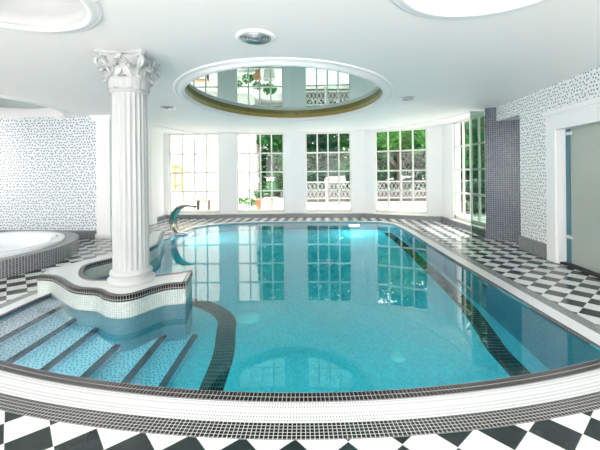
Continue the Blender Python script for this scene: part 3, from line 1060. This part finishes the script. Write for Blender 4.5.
def tree(x, y, h, r, mat, label, seed, n=4200, size=0.20, low=0.13):
    rnd = random.Random(seed)
    o = empty('tree', (x, y, -0.08), label, 'tree')
    m_ = MB()
    top = Vector((x + rnd.uniform(-.3, .3), y, h * 0.75))
    m_.tube([(x, y, -0.1), (x + 0.05, y, h * 0.3), top], [0.20, 0.15, 0.05], 8)
    for k in range(7):
        a = rnd.uniform(0, 6.28); z = h * rnd.uniform(0.25, 0.6)
        m_.tube([(x, y, z), (x + math.cos(a) * r * 0.4, y + math.sin(a) * r * 0.4, z + 0.5), (x + math.cos(a) * r * 0.8, y + math.sin(a) * r * 0.8, z + 1.0)], [0.07, 0.05, 0.02], 6)
    m_.build('trunk', M['bark'], o)
    bl_ = []
    for k in range(20):
        a = rnd.uniform(0, 6.28); q = rnd.uniform(0, 0.75) * r
        bl_.append((x + math.cos(a) * q, y + math.sin(a) * q, h * (low + (0.92 - low) * (k / 19) ** 1.3), r * rnd.uniform(0.33, 0.5)))
    foliage(bl_, n, size, seed).build('foliage', mat, o)
    return o


tree(-1.6, 24.0, 8.5, 2.6, LF[1], 'leafy green tree right of the white building, seen in the second window', 1)
tree(-2.2, 30.0, 10, 3.2, LF[0], 'dark tall tree behind the white building edge', 2)
tree(1.6, 26.0, 9.0, 3.0, LF[0], 'dark green tree seen through the left half of the middle window', 3)
tree(4.4, 25.0, 9.0, 2.8, LF[1], 'mid green tree seen through the right half of the middle window', 4)
tree(7.4, 24.0, 9.0, 2.8, LF[0], 'dark green tree seen through the left half of the fourth window', 5)
tree(10.2, 23.0, 9.0, 2.8, LF[0], 'dark green tree seen through the right half of the fourth window', 6)
tree(3.0, 33.0, 12, 4.2, LF[1], 'tall tree far behind the middle window', 7, 3000, 0.3, 0.1)
tree(8.6, 33.0, 12, 4.2, LF[0], 'tall tree far behind the fourth window', 8, 3000, 0.3, 0.1)
tree(14.0, 30.0, 12, 4.2, LF[1], 'tall tree far behind, right of the fourth window', 9, 3000, 0.3, 0.1)
tree(-0.8, 35.0, 12, 4.2, LF[0], 'tall tree farthest away beside the white building', 10, 3000, 0.3, 0.1)
tree(5.6, 19.5, 5.6, 1.5, LF[2], 'light yellow-green tree nearest to the fourth window', 11, 1500, 0.13, 0.55)
tree(9.8, 17.5, 7.0, 2.0, LF[1], 'green tree outside the right-hand side window', 12, 2200, 0.16, 0.3)
tree(7.6, 12.6, 6.5, 1.3, LF[2], 'slender light green tree close to the right-hand side window', 13, 600, 0.12, 0.5)


def hedge(x0, x1, y0, y1, h, mat, label, seed, n, sz=0.10):
    rnd = random.Random(seed); m_ = MB()
    for _ in range(n):
        c_ = Vector((rnd.uniform(x0, x1), rnd.uniform(y0, y1), rnd.uniform(0, h)))
        k = rnd.random()
        if k < 0.4: c_.y = y0 + rnd.uniform(-.05, .1)
        elif k < 0.7: c_.z = h + rnd.uniform(-.1, .06)
        elif k < 0.85: c_.x = x0 + rnd.uniform(-.05, .1)
        a = Vector((rnd.gauss(0, 1), rnd.gauss(0, 1), rnd.gauss(0, 1))).normalized()
        b_ = a.cross(Vector((rnd.gauss(0, 1), rnd.gauss(0, 1), rnd.gauss(0, 1)))).normalized()
        s_ = sz * rnd.uniform(0.7, 1.3)
        m_.face([c_ - a * s_, c_ + b_ * s_ * 0.5, c_ + a * s_, c_ - b_ * s_ * 0.5], [(0, 0)] * 4)
    return tag(m_.build('hedge', mat), label, 'hedge')


hedge(-0.4, 12.5, 20.3, 21.2, 1.5, LF[0], 'clipped green hedge behind the white railing', 21, 9000)
hedge(-4.5, 24, 38.5, 40.0, 10.5, LF[0], 'tall dense evergreen screen closing the garden far behind the trees', 23, 9000, 0.38)
hedge(6.2, 8.0, 12.8, 14.6, 1.0, LF[0], 'dark clipped hedge low outside the right-hand side window', 22, 2400)
for x, y, r, lb, sd in ((-6.9, 16.6, 0.28, 'small green shrub at the foot of the white building, leftmost', 31),
                        (-3.1, 16.6, 0.24, 'small green shrub at the foot of the white building, before the first window pier', 32),
                        (-2.35, 15.6, 0.26, 'small green shrub low in the left part of the second window', 33)):
    tag(foliage([(x, y, 0.25, r), (x + 0.2, y, 0.18, r * 0.8)], 260, 0.06, sd).build('shrub', LF[2]), lb, 'shrub')

# white building outside on the left
bd = empty('white_building', (-8, 20, -0.08), 'white sunlit building outside the left windows with an arched window', 'building')
m_ = MB(); m_.box(-22, -2.75, 20, 27, -0.08, 8.5); m_.build('wall', M['stucco'], bd)
m_ = MB()
ax, az, ar = -7.25, 1.6, 0.42
pts = [(ax - ar, 19.93, 0.6), (ax - ar, 19.93, az)] + [(ax - math.cos(t) * ar, 19.93, az + math.sin(t) * ar) for t in [math.pi * k / 12 for k in range(1, 12)]] + [(ax + ar, 19.93, az), (ax + ar, 19.93, 0.6)]
m_.tube(pts, 0.07, 6); m_.tube([(ax - ar, 19.93, az - 0.7), (ax + ar, 19.93, az - 0.7)], 0.04, 6); m_.tube([(ax - ar, 19.93, az), (ax + ar, 19.93, az)], 0.05, 6); m_.tube([(ax, 19.93, 0.6), (ax, 19.93, az + ar)], 0.04, 6)
m_.build('arched_window', M['ochre'], bd)
m_ = MB(); m_.box(-22, -2.6, 19.9, 20.05, 7.6, 7.85); m_.build('cornice', M['stucco'], bd)

# railing outside the middle windows
rl_ = empty('railing', (6, 18.6, -0.08), 'white lattice railing across the terrace outside the middle windows', 'railing')
m_ = MB()
x0, x1, yr = -0.6, 11.5, 18.6
for z in (1.02, 0.14):
    m_.box(x0, x1, yr - 0.03, yr + 0.03, z - 0.03, z + 0.03)
m_.build('rail', M['rail'], rl_)
m_ = MB()
k = x0
while k < x1 - 0.4:
    m_.tube([(k, yr, 0.15), (k + 0.42, yr, 1.0)], 0.013, 4, cap=False)
    m_.tube([(k + 0.42, yr + 0.02, 0.15), (k, yr + 0.02, 1.0)], 0.013, 4, cap=False)
    k += 0.21
m_.build('lattice', M['rail'], rl_)
for k in range(7):
    m_ = MB(); xx = x0 + (x1 - x0) * k / 6; m_.box(xx - 0.05, xx + 0.05, yr - 0.05, yr + 0.05, -0.08, 1.12); m_.build('post', M['rail'], rl_)
m_ = MB(); m_.box(-0.6, 12, 19.0, 19.3, -0.08, 0.45)
tag(m_.build('garden_wall', M['stone']), 'low grey stone garden wall behind the railing', 'wall')

# pots and a bench
pt = empty('plant_pot', (-1.85, 15.4, -0.08), 'terracotta plant pot outside the second window', 'plant pot')
m_ = MB(); m_.lathe([(0.11, 0), (0.16, 0.36), (0.18, 0.36), (0.18, 0.42), (0.15, 0.42), (0.14, 0.36), (0.001, 0.35)], (-1.85, 15.4, -0.08), 20); m_.build('pot', M['terracotta'], pt)
foliage([(-1.85, 15.4, 0.62, 0.24)], 160, 0.06, 41).build('foliage', LF[1], pt)
pt = empty('plant_pot', (-1.3, 15.0, -0.08), 'white planter with a green plant outside the second window', 'plant pot')
m_ = MB(); m_.lathe([(0.2, 0), (0.26, 0.5), (0.28, 0.5), (0.28, 0.56), (0.24, 0.56), (0.22, 0.5), (0.001, 0.48)], (-1.3, 15.0, -0.08), 20); m_.build('pot', M['stucco'], pt)
foliage([(-1.3, 15.0, 0.85, 0.33)], 240, 0.07, 42).build('foliage', LF[1], pt)
bn = empty('garden_bench', (-4.35, 15.4, -0.08), 'small brown wooden bench outside the first window', 'bench')
m_ = MB()
for k in range(3):
    m_.box(-4.65, -4.05, 15.25 + k * 0.12, 15.34 + k * 0.12, 0.34, 0.38)
m_.build('seat', M['terracotta'], bn)
for x in (-4.6, -4.12):
    m_ = MB(); m_.box(x, x + 0.05, 15.26, 15.57, -0.08, 0.34); m_.build('leg', M['bark'], bn)

# groups of repeated things
GR = {'tree': 'trees in the garden beyond the windows', 'shrub': 'small shrubs outside the left windows', 'hedge': 'clipped hedges outdoors',
      'downlight': 'small round downlights in the ceiling', 'drain cover': 'round drain covers on the pool floor',
      'ceiling recess': 'oval and round ceiling recesses', 'plant pot': 'plant pots outside the second window'}
for ob in bpy.data.objects:
    if ob.parent is None and ob.get('category') in GR:
        ob['group'] = GR[ob['category']]
